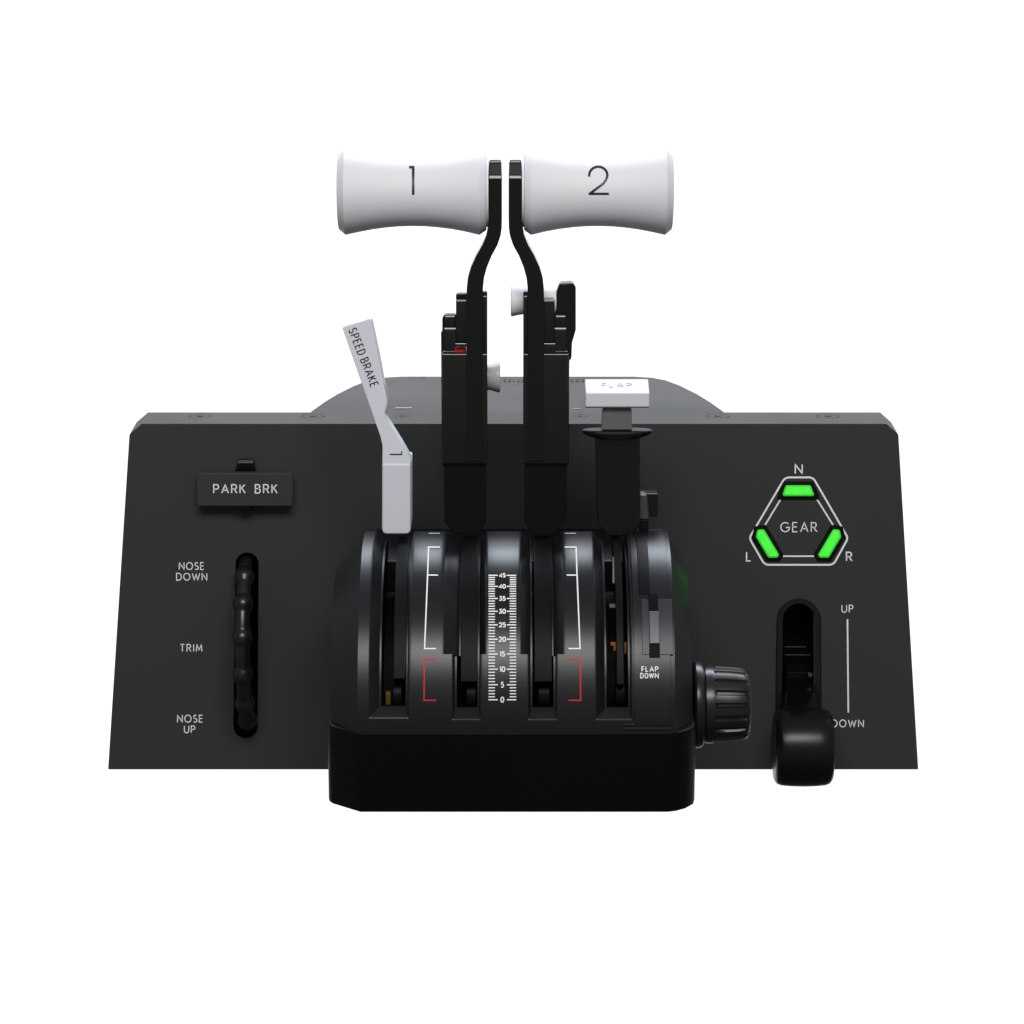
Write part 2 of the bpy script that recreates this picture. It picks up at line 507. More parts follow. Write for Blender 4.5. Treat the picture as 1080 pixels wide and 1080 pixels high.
# ================================================================== TRIM WHEEL
WR, WC = 110.0, YP + 40
wc = onY(258, 683, YP - 30)
wcx = wc.x
wcz = onY(258, 683, YP).z + 2
tm = MB()
NB = 16
rings = []
a_lim = math.degrees(math.acos(-(YP + 50 - WC) / WR)) if abs((YP + 50 - WC) / WR) < 1 else 100
nA = 400
a0, a1 = -94, 94
for i in range(nA + 1):
    a = math.radians(a0 + (a1 - a0) * i / nA)
    d = min(abs(math.degrees(a) - b) for b in (57.5, 37, 15, -9, -33, -56)) * math.pi / 180 * (WR - 11)   # distance from the nearest bump along the rim
    bump = math.sqrt(max(0.0, 11.5 ** 2 - d * d)) if d < 11.5 else 0.0
    base_r = 8.2
    r = math.log(math.exp(base_r * 1.2) + math.exp(bump * 1.2)) / 1.2
    ro, rx = r, r * 0.98
    ring = []
    for k in range(28):
        t = 2 * math.pi * k / 28
        rad = WR - 11 + ro * math.cos(t)
        ring.append(Vector((wcx + rx * math.sin(t), WC - rad * math.cos(a), wcz + rad * math.sin(a))))
    rings.append(ring)
tm.loft(rings)
# web of the wheel, thin and deep inside the slot
web_f, web_b = [], []
for i in range(41):
    a = math.radians(-88 + 176 * i / 40)
    web_f.append(Vector((wcx - 3, WC - (WR - 12) * math.cos(a), wcz + (WR - 12) * math.sin(a))))
web_b = [p + Vector((6, 0, 0)) for p in web_f]
tm.loft([web_f, web_b])
trim = tm.build("trim_wheel", M['rubber'], label="black knobbly trim wheel in its slot", smooth=60)

# ================================================================== GEAR INDICATOR
def tri_outline(r):
    return rounded([(828, 503.5), (857.5, 503.5), (894.5, 567.5), (879, 595.7), (806.5, 595.7), (790.2, 567.5)], r, 8)
gm = MB()
to = tri_outline([8, 8, 7, 8, 8, 7])
ribbon(gm, to + [to[0]], 1.9, onP(), 5)
for a, b in (((824, 525.5), (807, 553.5)), ((861, 525.5), (878.5, 553.5)), ((826, 586.6), (858.5, 586.6))):
    ribbon(gm, [a, b], 1.6, onP())
gi = gm.build("gear_indicator", M['ink_white'], label="white rounded triangle frame around three green lights")
print_on("lettering", gi, M['ink_white'], lambda m: write(m, "GEAR", 842.4, 556, 10.8, 1.15, onP(), 1.0, 0.37), "white word GEAR")
print_on("lettering", gi, M['ink_white'], lambda m: write(m, "N", 842.4, 494.6, 11, 1.4, onP(), 1.0, 0.19), "white letter N")
print_on("lettering", gi, M['ink_white'], lambda m: write(m, "L", 789.5, 587, 10.6, 1.4, onP(), 1.0, 0.19), "white letter L")
print_on("lettering", gi, M['ink_white'], lambda m: write(m, "R", 895.6, 587, 10.6, 1.4, onP(), 1.05, 0.19), "white letter R")
L_top = [(828.3, 511.3), (855.2, 511.3), (860.3, 523.8), (823.9, 523.8)]
L_left = [(798.3, 558.2), (806, 557.6), (822.3, 584.8), (820.5, 588.8), (810, 588.8), (796.6, 566.5)]
L_right = [(2 * 842.2 - x, y) for x, y in L_left][::-1]
def grow(poly, d):
    out = []
    k = len(poly)
    cx = sum(p[0] for p in poly) / k; cy = sum(p[1] for p in poly) / k
    for i in range(k):
        p0, p1, p2 = Vector(poly[i - 1]), Vector(poly[i]), Vector(poly[(i + 1) % k])
        d0, d1 = (p1 - p0).normalized(), (p2 - p1).normalized()
        n0, n1 = Vector((d0.y, -d0.x)), Vector((d1.y, -d1.x))
        m_ = (n0 + n1).normalized()
        kk = 1 / max(m_.dot(n0), 0.5)
        q = p1 + m_ * d * kk
        out.append((q.x, q.y))
    return out
for poly in (L_top, L_left, L_right):
    area2 = sum(poly[i - 1][0] * poly[i][1] - poly[i][0] * poly[i - 1][1] for i in range(len(poly)))
    if area2 < 0: poly = poly[::-1]
    o_out = rounded(grow(poly, 3.6), 3, 4)
    o_in = rounded(grow(poly, -0.2), 2.4, 4)
    lens = MB()
    f0 = rounded(grow(poly, -0.6), 2.4, 4)
    f1 = rounded(grow(poly, -2.2), 1.6, 4)
    # a low dark collar and the lit lens standing inside it
    bz = MB()
    A = [onY(x, y, YP - 0.2) for x, y in o_out]; B = [onY(x, y, YP - 1.2) for x, y in rounded(grow(poly, 3.1), 2.8, 4)]
    C_ = [onY(x, y, YP - 1.2) for x, y in o_in]; D_ = [onY(x, y, YP - 0.2) for x, y in o_in]
    bz.loft([A, B, C_, D_], cap=False)
    lens.cur = 1
    lens.loft([[onY(x, y, YP - 0.2) for x, y in f0], [onY(x, y, YP - 4.5) for x, y in f0]], cap=False)
    lens.cur = 2
    lens.loft([[onY(x, y, YP - 4.5) for x, y in f0], [onY(x, y, YP - 6.0) for x, y in f1]], cap=False)
    lens.cur = 0
    lens.add([onY(x, y, YP - 6.0) for x, y in f1], [list(range(len(f1)))])
    lo = lens.build("indicator_light", [M['green'], M['green_edge'], M['green_slope']], gi)
    bz.build("light_bezel", M['matte'], gi)

# ================================================================== GEAR LEVER
# raised rim round the gear slot
rm = MB()
ro_, ri_ = gear_rebate, gear_slot
gR = [onY(x, y, YP - 0.3) for x, y in ro_]
mid_o = capsule(820.5, 864.5, 818.5, 865.5, 632.5, 809.5)
mid_i = capsule(825.5, 859.5, 824.0, 860.0, 636.5, 806.5)
rm.loft([gR, [onY(x, y, YP - 4) for x, y in mid_o], [onY(x, y, YP - 4) for x, y in mid_i], [onY(x, y, YP + 30) for x, y in gear_slot]], cap=False)
gl_rim = rm.build("slot_rim", M['rubber'], panel, smooth=40)
gl = MB()
# stem: leaves the slot and comes forward and down to the roller
yk = YP - 62                     # roller axis
kc = onY(849, 788, yk)
kr = 43.0
st = [(829, 856, 700, YP + 40, 12), (829, 858, 716, YP + 10, 20), (828.5, 861, 733, YP - 18, 26), (828, 864, 747, YP - 40, 30), (828, 866, 762, YP - 58, 40)]
rings = []
for xl, xr, py, Y, d in st:
    a, b = onY(xl, py, Y), onY(xr, py, Y)
    rings.append([a, b, b + Vector((0, d, 0)), a + Vector((0, d, 0))])
gl.loft(rings)
gear = gl.build("gear_lever", M['gloss'], bevel=2, label="black landing gear lever with roller end")
kx0, kx1 = onY(817.5, 788, yk - 20).x, onY(880, 788, yk - 20).x
kn = MB()
w_ = kx1 - kx0
prof = [(kx0, 12), (kx0, kr - 12), (kx0 + 0.8, kr - 6), (kx0 + 3.5, kr - 2.5), (kx0 + 8, kr - 0.8), (kx0 + 18, kr + 0.2), (kx0 + w_ / 2, kr + 0.6)]
prof += [(2 * (kx0 + w_ / 2) - x, r) for x, r in prof[-2::-1]]
kn.lathe_x(prof, yk, kc.z, 96)
kn.build("roller", M['roller'], gear, smooth=35)
im = MB()
for (x0, x1, py) in ((828, 850, 682), (828, 856, 690.5)):
    im.prism_px(rect(x0, py, x1, py + 0.7), YP + 38, 2)
im.prism_px([(852, 709.5), (857, 710.5), (855.5, 714), (853, 713.5)], YP + 1, 2)
im.build("gear_linkage", M['armgrey'], gear)

# ================================================================== CENTRE SHELL (drum)
def proj_y(p):
    d = p - EYE
    return 540.0 - DIST * d.dot(UPV) / d.dot(FWD)
Z_SEAM = onY(540, 773, YB).z
ZC = onY(540, 785, YB).z
lo_, hi_ = 100.0, 300.0
for _ in range(40):
    R = (lo_ + hi_) / 2
    top_y = min(proj_y(Vector((0, YB - 0.3 + R - R * math.cos(a), ZC + R * math.sin(a)))) for a in [math.radians(t / 4) for t in range(200, 440)])
    if top_y > 560.5: lo_ = R
    else: hi_ = R
YC = YB - 0.3 + R
print("drum R", R, "YC", YC, "ZC", ZC)

def on_drum(px, py, dr=0.5):
    """front intersection of the pixel ray with the drum of radius R+dr"""
    d = ray(px, py)
    oy, oz = EYE.y - YC, EYE.z - ZC
    A = d.y ** 2 + d.z ** 2
    B = 2 * (oy * d.y + oz * d.z)
    C = oy ** 2 + oz ** 2 - (R + dr) ** 2
    disc = B * B - 4 * A * C
    if disc < 0: disc = 0
    t = (-B - math.sqrt(disc)) / (2 * A)
    return EYE + d * t
def drum_angle(py, dr=0.0):
    p = on_drum(540, py, dr)
    return math.atan2(p.z - ZC, -(p.y - YC))
S740 = on_drum(640, 740).x / 100.0         # world X per pixel on the drum front
X = lambda px: (px - 540.0) * S740

A_SEAM = math.atan2(Z_SEAM - ZC, R)
A_END = math.radians(108)
slots = [  # x0, x1, chamfer left, chamfer right, bottom row
    (388.5, 431.5, 13, 4, 758.0), (476.5, 507.5, 5, 4, 759.5), (556.5, 588.0, 5, 4, 759.5), (628.0, 667.0, 12, 4, 759.5)]
LIPL, LIPR = 377.0, 712.0
EDGL, EDGR = 346.5, 732.5

wide = {476.5: (467.0, 19.0, 512.5, 9.0), 556.5: (549.0, 12.5, 595.0, 13.0)}
a_wide = None
def depth(xp, a):
    """how far below the drum radius the shell lies, xp in front pixels"""
    dd = 0.0
    for x0, x1, cl, cr, yb in slots:
        if a > drum_angle_cache['wide'] and x0 in wide:
            x0, cl, x1, cr = wide[x0]
        if x0 < xp < x1:
            ab = drum_angle_cache[yb]
            s = (a - ab) * R
            if s <= 0: continue
            def ramp(d, c, cd=9.0, wall=0.5):
                if d < 0.9: return d * 0.35
                cl_ = c - 1.9
                if d < cl_: return 0.32 + (d - 0.9) / (cl_ - 0.9) * (cd - 0.32)
                if d < c: return cd
                return cd + (d - c) / wall * 60.0
            dd = max(dd, min(ramp(xp - x0, cl), ramp(x1 - xp, cr), ramp(s, 12, 9.0, 0.6), 62.0))
    # side chamfers
    k = max(0.0, min(1.0, a / math.radians(90)))
    for e, l in ((EDGL, LIPL), (EDGR, LIPR)):
        t = (l - xp) / (l - e)
        if t > 0:
            t = min(t, 1.0)
            d_front = t * 34
            d_top = 36 * t
            dd += d_front * (1 - k) + d_top * k
            # fine rounded lip
            dd += 1.2 * math.exp(-t * 6) * 0
    # flap gate plate, slightly raised
    if 668.5 < xp < 707.5 and a > drum_angle_cache['plate']:
        dd -= 2.2
    return dd
drum_angle_cache = {s[4]: drum_angle(s[4]) for s in slots}
drum_angle_cache['plate'] = drum_angle(763.5)
drum_angle_cache['wide'] = drum_angle(690.0)
xs = set()
for x0, x1, cl, cr, yb in slots:
    for v in (x0 + cl - 1.9, x1 - cr + 1.9, x0, x0 + 0.9, x0 + cl, x0 + cl + 0.5, x1, x1 - 0.9, x1 - cr, x1 - cr - 0.5, (x0 + x1) / 2, x0 + cl / 2):
        xs.add(round(v, 3))
    if x0 in wide:
        w0, wl, w1, wr = wide[x0]
        for v in (w0, w0 + 0.9, w0 + wl - 1.9, w0 + wl, w0 + wl + 0.5, w1, w1 - 0.9, w1 - wr + 1.9, w1 - wr, w1 - wr - 0.5):
            xs.add(round(v, 3))
    n = int(cl)
    for i in range(1, n): xs.add(round(x0 + i, 3))
    for i in range(1, int(cr)): xs.add(round(x1 - i, 3))
for v in (668.5, 668.9, 707.1, 707.5): xs.add(v)
for i in range(13):
    xs.add(round(LIPL + (EDGL - LIPL) * i / 12, 3)); xs.add(round(LIPR + (EDGR - LIPR) * i / 12, 3))
for v in (LIPL - 0.8, LIPL + 0.8, LIPR - 0.8, LIPR + 0.8): xs.add(v)
v = EDGL
while v < EDGR:
    if all(abs(v - u) > 1.0 for u in xs): xs.add(round(v, 3))
    v += 4
xs = sorted(xs)
asl = set()
for yb in [s[4] for s in slots]:
    b_ = drum_angle_cache[yb]
    for s_ in (0, 0.9, 2, 4, 6, 8, 10.1, 12, 12.6, 13.4):
        asl.add(b_ + s_ / R)
pa = drum_angle_cache['plate']
pw = drum_angle_cache['wide']
asl |= {pw, pw + 0.5 / R, pa, pa + 0.4 / R, A_SEAM, A_SEAM + 1.2 / R}
n_a = 110
for i in range(n_a + 1):
    a = A_SEAM + (A_END - A_SEAM) * i / n_a
    if all(abs(a - b) > 0.8 / R for b in asl): asl.add(a)
asl = sorted(asl)
shell = MB()
vs_, fs_ = [], []
cols = len(xs) + 2
for a in asl:
    row = []
    for j, xp in enumerate(xs):
        d = depth(xp, a)
        if j in (0,) or j == len(xs) - 1:
            pass
        row.append((X(xp), R - d))
    row = [(row[0][0], 12.0)] + row + [(row[-1][0], 12.0)]
    for x, r in row:
        vs_.append(Vector((x, YC - r * math.cos(a), ZC + r * math.sin(a))))
for i in range(len(asl) - 1):
    for j in range(cols - 1):
        p = i * cols + j
        fs_.append([p, p + 1, p + cols + 1, p + cols])
shell.add(vs_, fs_)
for k_, fc in enumerate(fs_):
    i_, j_ = divmod(k_, cols - 1)
    if 0 < j_ < cols - 2:
        am, xm = (asl[i_] + asl[i_ + 1]) / 2, (xs[j_ - 1] + xs[j_]) / 2
        if any(x0 + 1 < xm < x1 - 1 for x0, x1, *_ in slots) and depth(xm, am) > 11:
            shell.mi[k_] = 1  # slot shade put into the colour: deep walls and floor go blacker
drum = shell.build("quadrant_shell", [M['shell'], M['slot']], label="curved satin black shell with lever slots", smooth=24)

rbk = MB()
rbk.box(X(LIPL + 6), X(LIPR - 6), YC + 30, YP - 0.5, Z_SEAM + 0.5, ZC + R - 34)
rbk.build("shell_rear", M['shell'], drum, bevel=2)
# ---- printing on the shell
pr = lambda dr=0.45: (lambda x, y: on_drum(x, y, dr))
def scale_fn(m):
    rows = [738, 722.2, 705.8, 689.8, 674.2, 659, 644.7, 631.2, 618.4, 606.8]
    def xx(px, py): # perspective of the printed strip
        return px
    for i, y in enumerate(rows):
        lab = str(i * 5)
        ribbon(m, [(515.2, y), (525.0 if i < 3 or True else 524, y)], 1.25, pr(), 3)
        ribbon(m, [(534.6, y), (544.4, y)], 1.25, pr(), 3)
        if i < 9:
            y2 = rows[i + 1]
            for k in range(1, 5):
                yy = y + (y2 - y) * k / 5
                ribbon(m, [(515.2, yy), (522, yy)], 1.15, pr(), 3)
                ribbon(m, [(537.6, yy), (544.4, yy)], 1.15, pr(), 3)
        hgt = 6.4 * (0.75 + 0.25 * (1 - i / 9.0))
        write(m, lab, 529.8, y, hgt, 1.1, pr(), 0.85 + 0.3 * i / 9.0, 0.26, step=2)
print_on("scale_marking", drum, M['ink_white'], scale_fn, "white 0 to 45 scale")
def br_white(sgn):
    c0 = 529.8
    def fn(m):
        q = lambda x: c0 + sgn * (x - c0) if sgn > 0 else 2 * c0 - x
        pts = [(464, 577), (452, 577), (451, 606), (447.8, 684), (460, 684)]
        ribbon(m, [(q(x), y) for x, y in pts], 1.4, pr(), 3)
        ribbon(m, [(q(451.5), 606.5), (q(462), 606.5)], 1.3, pr(), 3)
        ribbon(m, [(q(452), 562.4), (q(464), 562.4)], 0.5, pr(), 3)
    return fn
def br_red(sgn):
    c0 = 529.8
    def fn(m):
        q = lambda x: x if sgn > 0 else 2 * c0 - x
        ribbon(m, [(q(x), y) for x, y in [(460, 695), (447.6, 695), (447.2, 738.6), (460, 738.6)]], 1.5, pr(), 3)
    return fn
for s_ in (1, -1):
    print_on("range_bracket", drum, M['ink_white'], br_white(s_), "thin white bracket beside a thrust slot")
    print_on("range_bracket", drum, M['ink_red'], br_red(s_), "thin red bracket beside a thrust slot")
print_on("lettering", drum, M['ink_white'], lambda m: (write(m, "FLAP", 685.5, 705.6, 6.0, 0.95, pr(2.8), 0.95, 0.38, font=GN, step=2), write(m, "DOWN", 685.0, 712.6, 6.0, 0.95, pr(2.8), 0.90, 0.33, font=GN, step=2)), "white words FLAP DOWN")
# cover strip under the flap plate (two fine ridges)
cs = MB()
for y0 in (763.2, 767.4):
    rings = []
    for xq in (658, 708.5):
        p0, p1 = on_drum(xq, y0, -0.5), on_drum(xq, y0 + 2.4, -0.5)
        n0 = Vector((0, -1.8, 0.4))
        rings.append([p0, p0 + n0, p1 + n0, p1])
    cs.loft(rings)
cs.build("plate_edge", M['shell'], drum, bevel=0.5)

# ---- curved pieces that follow the drum
def sector(m, px0, px1, py_low, r_out, r_in, a_end=math.radians(100), n=28, py_ref=None):
    al = drum_angle(py_low, r_out - R)
    rings = []
    for i in range(n + 1):
        a = al + (a_end - al) * i / n
        ca, sa = math.cos(a), math.sin(a)
        q = lambda x, r: Vector((X(x), YC - r * ca, ZC + r * sa))
        rings.append([q(px0, r_out), q(px1, r_out), q(px1, r_in), q(px0, r_in)])
    m.loft(rings)

# ================================================================== BASE
bs = MB()
zt, zb = Z_SEAM, Z_FLOOR
fl, fr = onY(378, 815, YB).x, onY(706, 815, YB).x
el, er = onY(346, 812, YB + 34).x, onY(733, 812, YB + 34).x
plan_top = [(fl, YB)] + [(fr, YB), (fr + 9, YB + 3), (fr + 18, YB + 10), (er - 2, YB + 22), (er, YB + 34), (er, YP + 58), (el, YP + 58), (el, YB + 37), (el + 1.2, YB + 30), (el + 4.5, YB + 24.5)]
def ringz(z, ins=0.0):
    cx = (el + er) / 2
    return [Vector((x + (ins if x < cx else -ins), y + (ins if y < 0 else -ins), z)) for x, y in plan_top]
bs.loft([ringz(zb, 1.5), ringz(zb + 1.5, 0.0), ringz(zt - 1.0, 0.0), ringz(zt, 1.0)])
base = bs.build("base", M['base'], bevel=0.8, label="plain black box base", bang=35, smooth=30)
# tapered cheeks that carry the shell sides down to the base behind the drum front
# (closed side walls under the drum)
ck = MB()
for e0, e1 in ((EDGL + 0.3, EDGL + 6), (EDGR - 6, EDGR - 0.3)):
    ck = MB()
    ck.extrude_x([(YB + 42, zt + 0.5), (YP - 1, zt + 0.5), (YP - 1, ZC + 50), (YC, ZC + 75), (YB + 60, ZC + 40), (YB + 46, ZC + 12)], X(e0), X(e1))
    ck.build("side_cheek", M['shell'], base)

# ================================================================== SLOT INTERNALS
def slot_disc(px0, px1, py, r=14, mat='strip'):
    c = on_drum((px0 + px1) / 2, py, -24)
    m = MB()
    x0, x1 = X(px0), X(px1)
    m.lathe_x([(x0, 3), (x0, r - 1), (x0 + 0.8, r), (x1 - 0.8, r), (x1, r - 1), (x1, 3)], c.y + r * 0.6, c.z, 40)
    return m.build("roller_disc", M[mat], drum)
slot_disc(413.5, 423, 735)
slot_disc(491.5, 502, 735)
slot_disc(568, 580, 735)
slot_disc(650, 660, 733)
yl = MB(); p = on_drum(408, 740, -26)
yl.box(X(405.5), X(411), p.y, p.y + 10, p.z - 9, p.z + 9)
yl.build("brass_tab", M['yellow'], drum, bevel=1)
cw = MB()
for x0, x1, y0, y1 in ((644, 650, 678, 682), (647, 650, 680, 688), (658.5, 661, 678, 692)):
    a_, b_ = on_drum(x0, y0, -16), on_drum(x1, y1, -16)
    cw.box(min(a_.x, b_.x), max(a_.x, b_.x), a_.y, a_.y + 3, b_.z, a_.z)
cw.build("copper_contact", M['copper'], drum, bevel=0.6)
lk = MB()
rings = []
for yy in (588, 595, 602, 609, 615):
    p = on_drum(647, yy, -5)
    rings.append([p + Vector(q) for q in ((-0.9, 0, 0), (0.9, 0, 0), (0.9, 4, 0), (-0.9, 4, 0))])
lk.loft(rings)
a_ = on_drum(643, 639, -10); b_ = on_drum(650, 641.5, -10)
lk.box(a_.x, b_.x, a_.y, a_.y + 8, b_.z, a_.z)
lk.build("linkage", M['neck'], drum)

# ================================================================== THRUST LEVERS
MIR = 532.9
def lever(mirror):
    q = (lambda x: 2 * MIR - x) if mirror else (lambda x: x)
    def pq(poly):
        r_ = [(q(x), y) for x, y in poly]
        return r_[::-1] if mirror else r_
    YA = -16.0
    m = MB()
    # bent arm: stations (left x, right x, row, front Y, back Y)
    arm = [(516.6, 527.8, 168.7, 4.6, 9), (515.7, 529.0, 172.0, 3.0, 10), (515.3, 529.3, 184.6, YA + 1.75, 10), (515.2, 529.4, 188.3, YA, 10), (515.0, 529.4, 228, YA, 8),
           (514.6, 529.2, 240, YA, 8), (513, 528.2, 248, YA, 8), (508.6, 524.8, 258.5, YA, 8), (502, 518.5, 270, YA, 8),
           (496.6, 513.6, 282, YA, 8), (493.4, 510.6, 293, YA, 8), (492.2, 509.4, 304, YA, 8), (491.8, 509.2, 320, YA, 8), (491.8, 509.2, 374, YA, 8), (491.8, 509.2, 487, YA, 8)]
    rings = []
    for xl, xr, py, Y0, Y1 in arm:
        a, b = onY(q(xl), py, Y0), onY(q(xr), py, Y0)
        rings.append([a, b, Vector((b.x, Y1, b.z)), Vector((a.x, Y1, a.z))])
    m.loft(rings)
    lv = m.build("thrust_lever", M['gloss'], bevel=0.9, seg=2, smooth=20, bang=24,
                 label="right thrust lever with white grip numbered 2" if mirror else "left thrust lever with white grip numbered 1")
    # lower block: a front slab with its body just behind and a little lower
    def bar(m_, x0, x1, yt, yb_, Y, d_, ch=3.0):
        """upright bar whose top front chamfer is shaped to catch softbox_front as a highlight"""
        xa_, xb_ = sorted((onY(q(x0), yt, Y).x, onY(q(x1), yt, Y).x))
        zt_, zc_, zb_ = onY(540, yt, Y + 0.47 * ch).z, onY(540, yt + ch, Y).z, onY(540, yb_, Y).z
        m_.extrude_x([(Y, zb_), (Y, zc_), (Y + 0.47 * ch, zt_), (Y + d_, zt_), (Y + d_, zb_)], xa_, xb_)
    m = MB()
    bar(m, 466.3, 514, 373.2, 489, YA + 1.5, 11, 1.6)
    m.prism_px(pq([(467.5, 384), (513, 384), (513, 488), (468.5, 488)]), YA + 12.6, 34)
    m.build("lever_block", M['gloss'], lv, bevel=0.5)
    m = MB()
    m.prism_px(pq([(468, 486), (512.5, 486), (512.5, 552), (505, 563.5), (480, 563.5), (468.6, 551)]), YA + 6, 40)
    m.build("lever_foot", M['matte'], lv, bevel=1.0)
    m = MB()
    bar(m, 467.2, 492.5, 369.8, 380, YA + 14, 6, 1.8)
    m.build("block_cap", M['gloss'], lv, bevel=0.4)
    # pieces above the block, outer side: domed pivot in two steps
    m = MB()
    m.prism_px(pq(rounded([(466.4, 380), (466.4, 331.6), (480.8, 331.6), (480.8, 380)], [0, 6, 2, 0], 8)), YA + 20, 10)
    bar(m, 469.6, 479.4, 333.0, 345, YA + 18.6, 1.3, 2.6)
    bar(m, 468.8, 480.6, 345.8, 380, YA + 14.5, 5.4, 3.2)
    m.build("reverse_lever_pivot", M['gloss'], lv, bevel=0.6)
    m = MB()
    m.prism_px(pq(rounded([(465.0, 350), (468, 350), (468, 492), (466, 492)], 0.6, 2)), YA + 24, 10)
    m.build("side_plate", M['gloss'], lv, bevel=0.5)
    m = MB()
    yt_ = 309.5 if not mirror else 315.0
    m.prism_px(pq(rounded([(480.8, 363), (480.8, yt_), (492.5, yt_), (492.5, 363)], [0, 3, 0, 0])), YA + 18, 9)
    m.build("reverse_lever", M['gloss'], lv, bevel=1.2)
    m = MB()
    bar(m, 481.0, 492.2, 316.2, 361.0, YA + 10, 7, 2.2)
    m.build("reverse_latch", M['gloss'], lv, bevel=0.7)
    m = MB()
    bar(m, 480.0, 492.2, 361.8, 365.8 if not mirror else 376, YA + 8.5, 6, 2.0)
    m.build("latch_foot", M['gloss'], lv, bevel=0.4)
    if not mirror:
        m = MB()
        m.prism_px([(479.5, 366.2), (491.6, 366.2), (491.6, 372), (479.5, 372)], YA + 14, 8)
        m.build("red_button", M['red'], lv, bevel=0.8)
    m = MB()
    m.prism_px(pq(rounded([(508.6, 307.5), (514, 307.5), (514, 380), (508.6, 380)], [0, 1.5, 0, 0])), YA + 6, 7)
    m.build("inner_plate", M['gloss'], lv, bevel=0.8)
    m = MB()
    bar(m, 509.6, 513.4, 312.0, 366, YA + 4.6, 2, 1.6)
    m.build("inner_latch", M['gloss'], lv, bevel=0.3)
    # curved dust cover sliding over the slot, and the strip inside the slot
    ins0, ins1 = (485.5, 503.5) if not mirror else (563.5, 582.5)
    m = MB()
    sector(m, ins0, ins1, 719, R - 4, R - 34)
    m.build("slot_strip", M['strip'], lv, bevel=0.8)
    # grip
    m = MB()
    YG = 8.0
    zc = onY(435, 202.3, YG).z
    sc = (DIST + 8) / DIST
    pf = [(356.9, 20), (356.9, 36.0), (357.5, 38.6), (363.9, 43.9), (364.6, 44.1), (365.4, 43.9), (378, 41.2), (392, 38.6), (406, 36.7), (420, 35.5), (434, 35.1),
          (448, 35.3), (462, 36.4), (476, 38.1), (490, 40.6), (500, 42.9), (504.6, 43.9), (505.4, 44.1), (506.2, 43.9), (512.4, 39.6), (513.0, 38.4), (513.0, 36), (515.3, 36), (515.3, 10)]
    prof = [(onY(q(x), 202.3, YG).x, r * sc) for x, r in pf]
    m.lathe_x(prof, YG, zc, 128)
    g = m.build("grip", M['white'], lv, smooth=24, label="white waisted grip numbered 2" if mirror else "white waisted grip numbered 1")
    # numeral wrapped on the grip
    def on_grip(px, py):
        wx = onY(px, py, YG - 36).x
        rr = None
        pr_ = sorted(prof)
        for (xa_, ra), (xb_, rb_) in zip(pr_, pr_[1:]):
            if xa_ <= wx <= xb_ and xb_ > xa_:
                rr = ra + (rb_ - ra) * (wx - xa_) / (xb_ - xa_)
        rr = (rr or 35) + 0.35
        d = ray(px, py)
        oy, oz = EYE.y - YG, EYE.z - zc
        A = d.y ** 2 + d.z ** 2; B = 2 * (oy * d.y + oz * d.z); C = oy ** 2 + oz ** 2 - rr ** 2
        t = (-B - math.sqrt(max(0, B * B - 4 * A * C))) / (2 * A)
        return EYE + d * t
    m = MB()
    if mirror:
        two = arc(631, 184.9, 9.6, 9.2, 172, 365, 18)
        two = [(x, y) for x, y in two]
        two += [(639.2, 189.5), (636.6, 193.4), (622.4, 204.0)]
        ribbon(m, two, 2.5, on_grip, 2)
        ribbon(m, [(620.8, 204.4), (642.2, 204.4)], 2.4, on_grip, 2)
    else:
        ribbon(m, [(431.4, 176.2), (435.8, 176.2), (435.8, 205.4)], 2.7, on_grip, 2)
    m.build("numeral", M['ink_black'], g)
    return lv
lev1 = lever(False)
lev2 = lever(True)
# ---- autothrottle / disengage knobs (axis along X)
def knob_x(parent, px0, px1, py, prof, Y, mat, name):
    c = onY((px0 + px1) / 2, py, Y)
    m = MB()
    m.lathe_x([(onY(x, py, Y).x, r) for x, r in prof], Y, c.z, 48)
    return m.build(name, mat, parent, smooth=40)
knob_x(lev1, 513, 527, 398, [(512, 4), (512, 13.5), (515, 13.2), (518, 13.6), (522, 14.8), (526, 16), (527.2, 15.6), (527.6, 14.2), (527.6, 4)], 12, M['grey_knob'], "disconnect_button")
knob_x(lev2, 539, 556, 317.5, [(538.6, 4), (538.6, 14.6), (539.2, 16), (541, 16), (546, 14.8), (551, 14.0), (560, 13.8), (575, 14), (584, 14.8), (586.5, 15.2), (587, 6)], 24, M['white'], "reverser_grip")
# tall glossy reverser arm on the right lever
m = MB()
m.prism_px(rounded([(588, 383), (586.0, 340), (586.4, 312), (589.5, 299), (604, 298), (607.4, 303), (607.4, 348), (603.4, 362), (602.8, 378), (599, 383)], [2, 3, 8, 5, 5, 4, 6, 6, 5, 2]), 10, 16)
m.build("reverser_arm", M['gloss'], lev2, bevel=6.0, seg=5, label="tall glossy black arm behind the right lever")

# ================================================================== SPEED BRAKE LEVER
YS = -14.0
sb = [(361, 346.5), (362.5, 344.6), (389.5, 336.2), (391.2, 337.5), (396.5, 362), (399.8, 378), (403, 396), (407.3, 416.5), (408.6, 424), (407.6, 429), (406, 434), (406.6, 440),
      (412.5, 449), (423, 466), (433.2, 483.5), (433.4, 489.5), (403.0, 489.5), (403.2, 470), (401, 460.5)]
m = MB()
rings = [[onY(x, y, YS + 0.08 * (489.5 - y)) for x, y in sb]]
rings.append([p + Vector((1.5, 11, 0)) for p in rings[0]])
m.loft(rings)
spd = m.build("speed_brake_lever", M['grey_lever'], bevel=1.0, seg=2, label="light grey speed brake lever, leaning left")
m = MB()
m.prism_px(rounded([(403.0, 489.2), (433.2, 489.2), (433.2, 563.6), (402.8, 563.6)], [0, 0, 6, 6], 6), YS - 1.5, 58)
m.build("lever_foot", M['grey_lever'], spd, bevel=2.2, seg=3)
mp = lambda x, y: onY(x, y, YS + 0.08 * (489.5 - y) - 0.5)
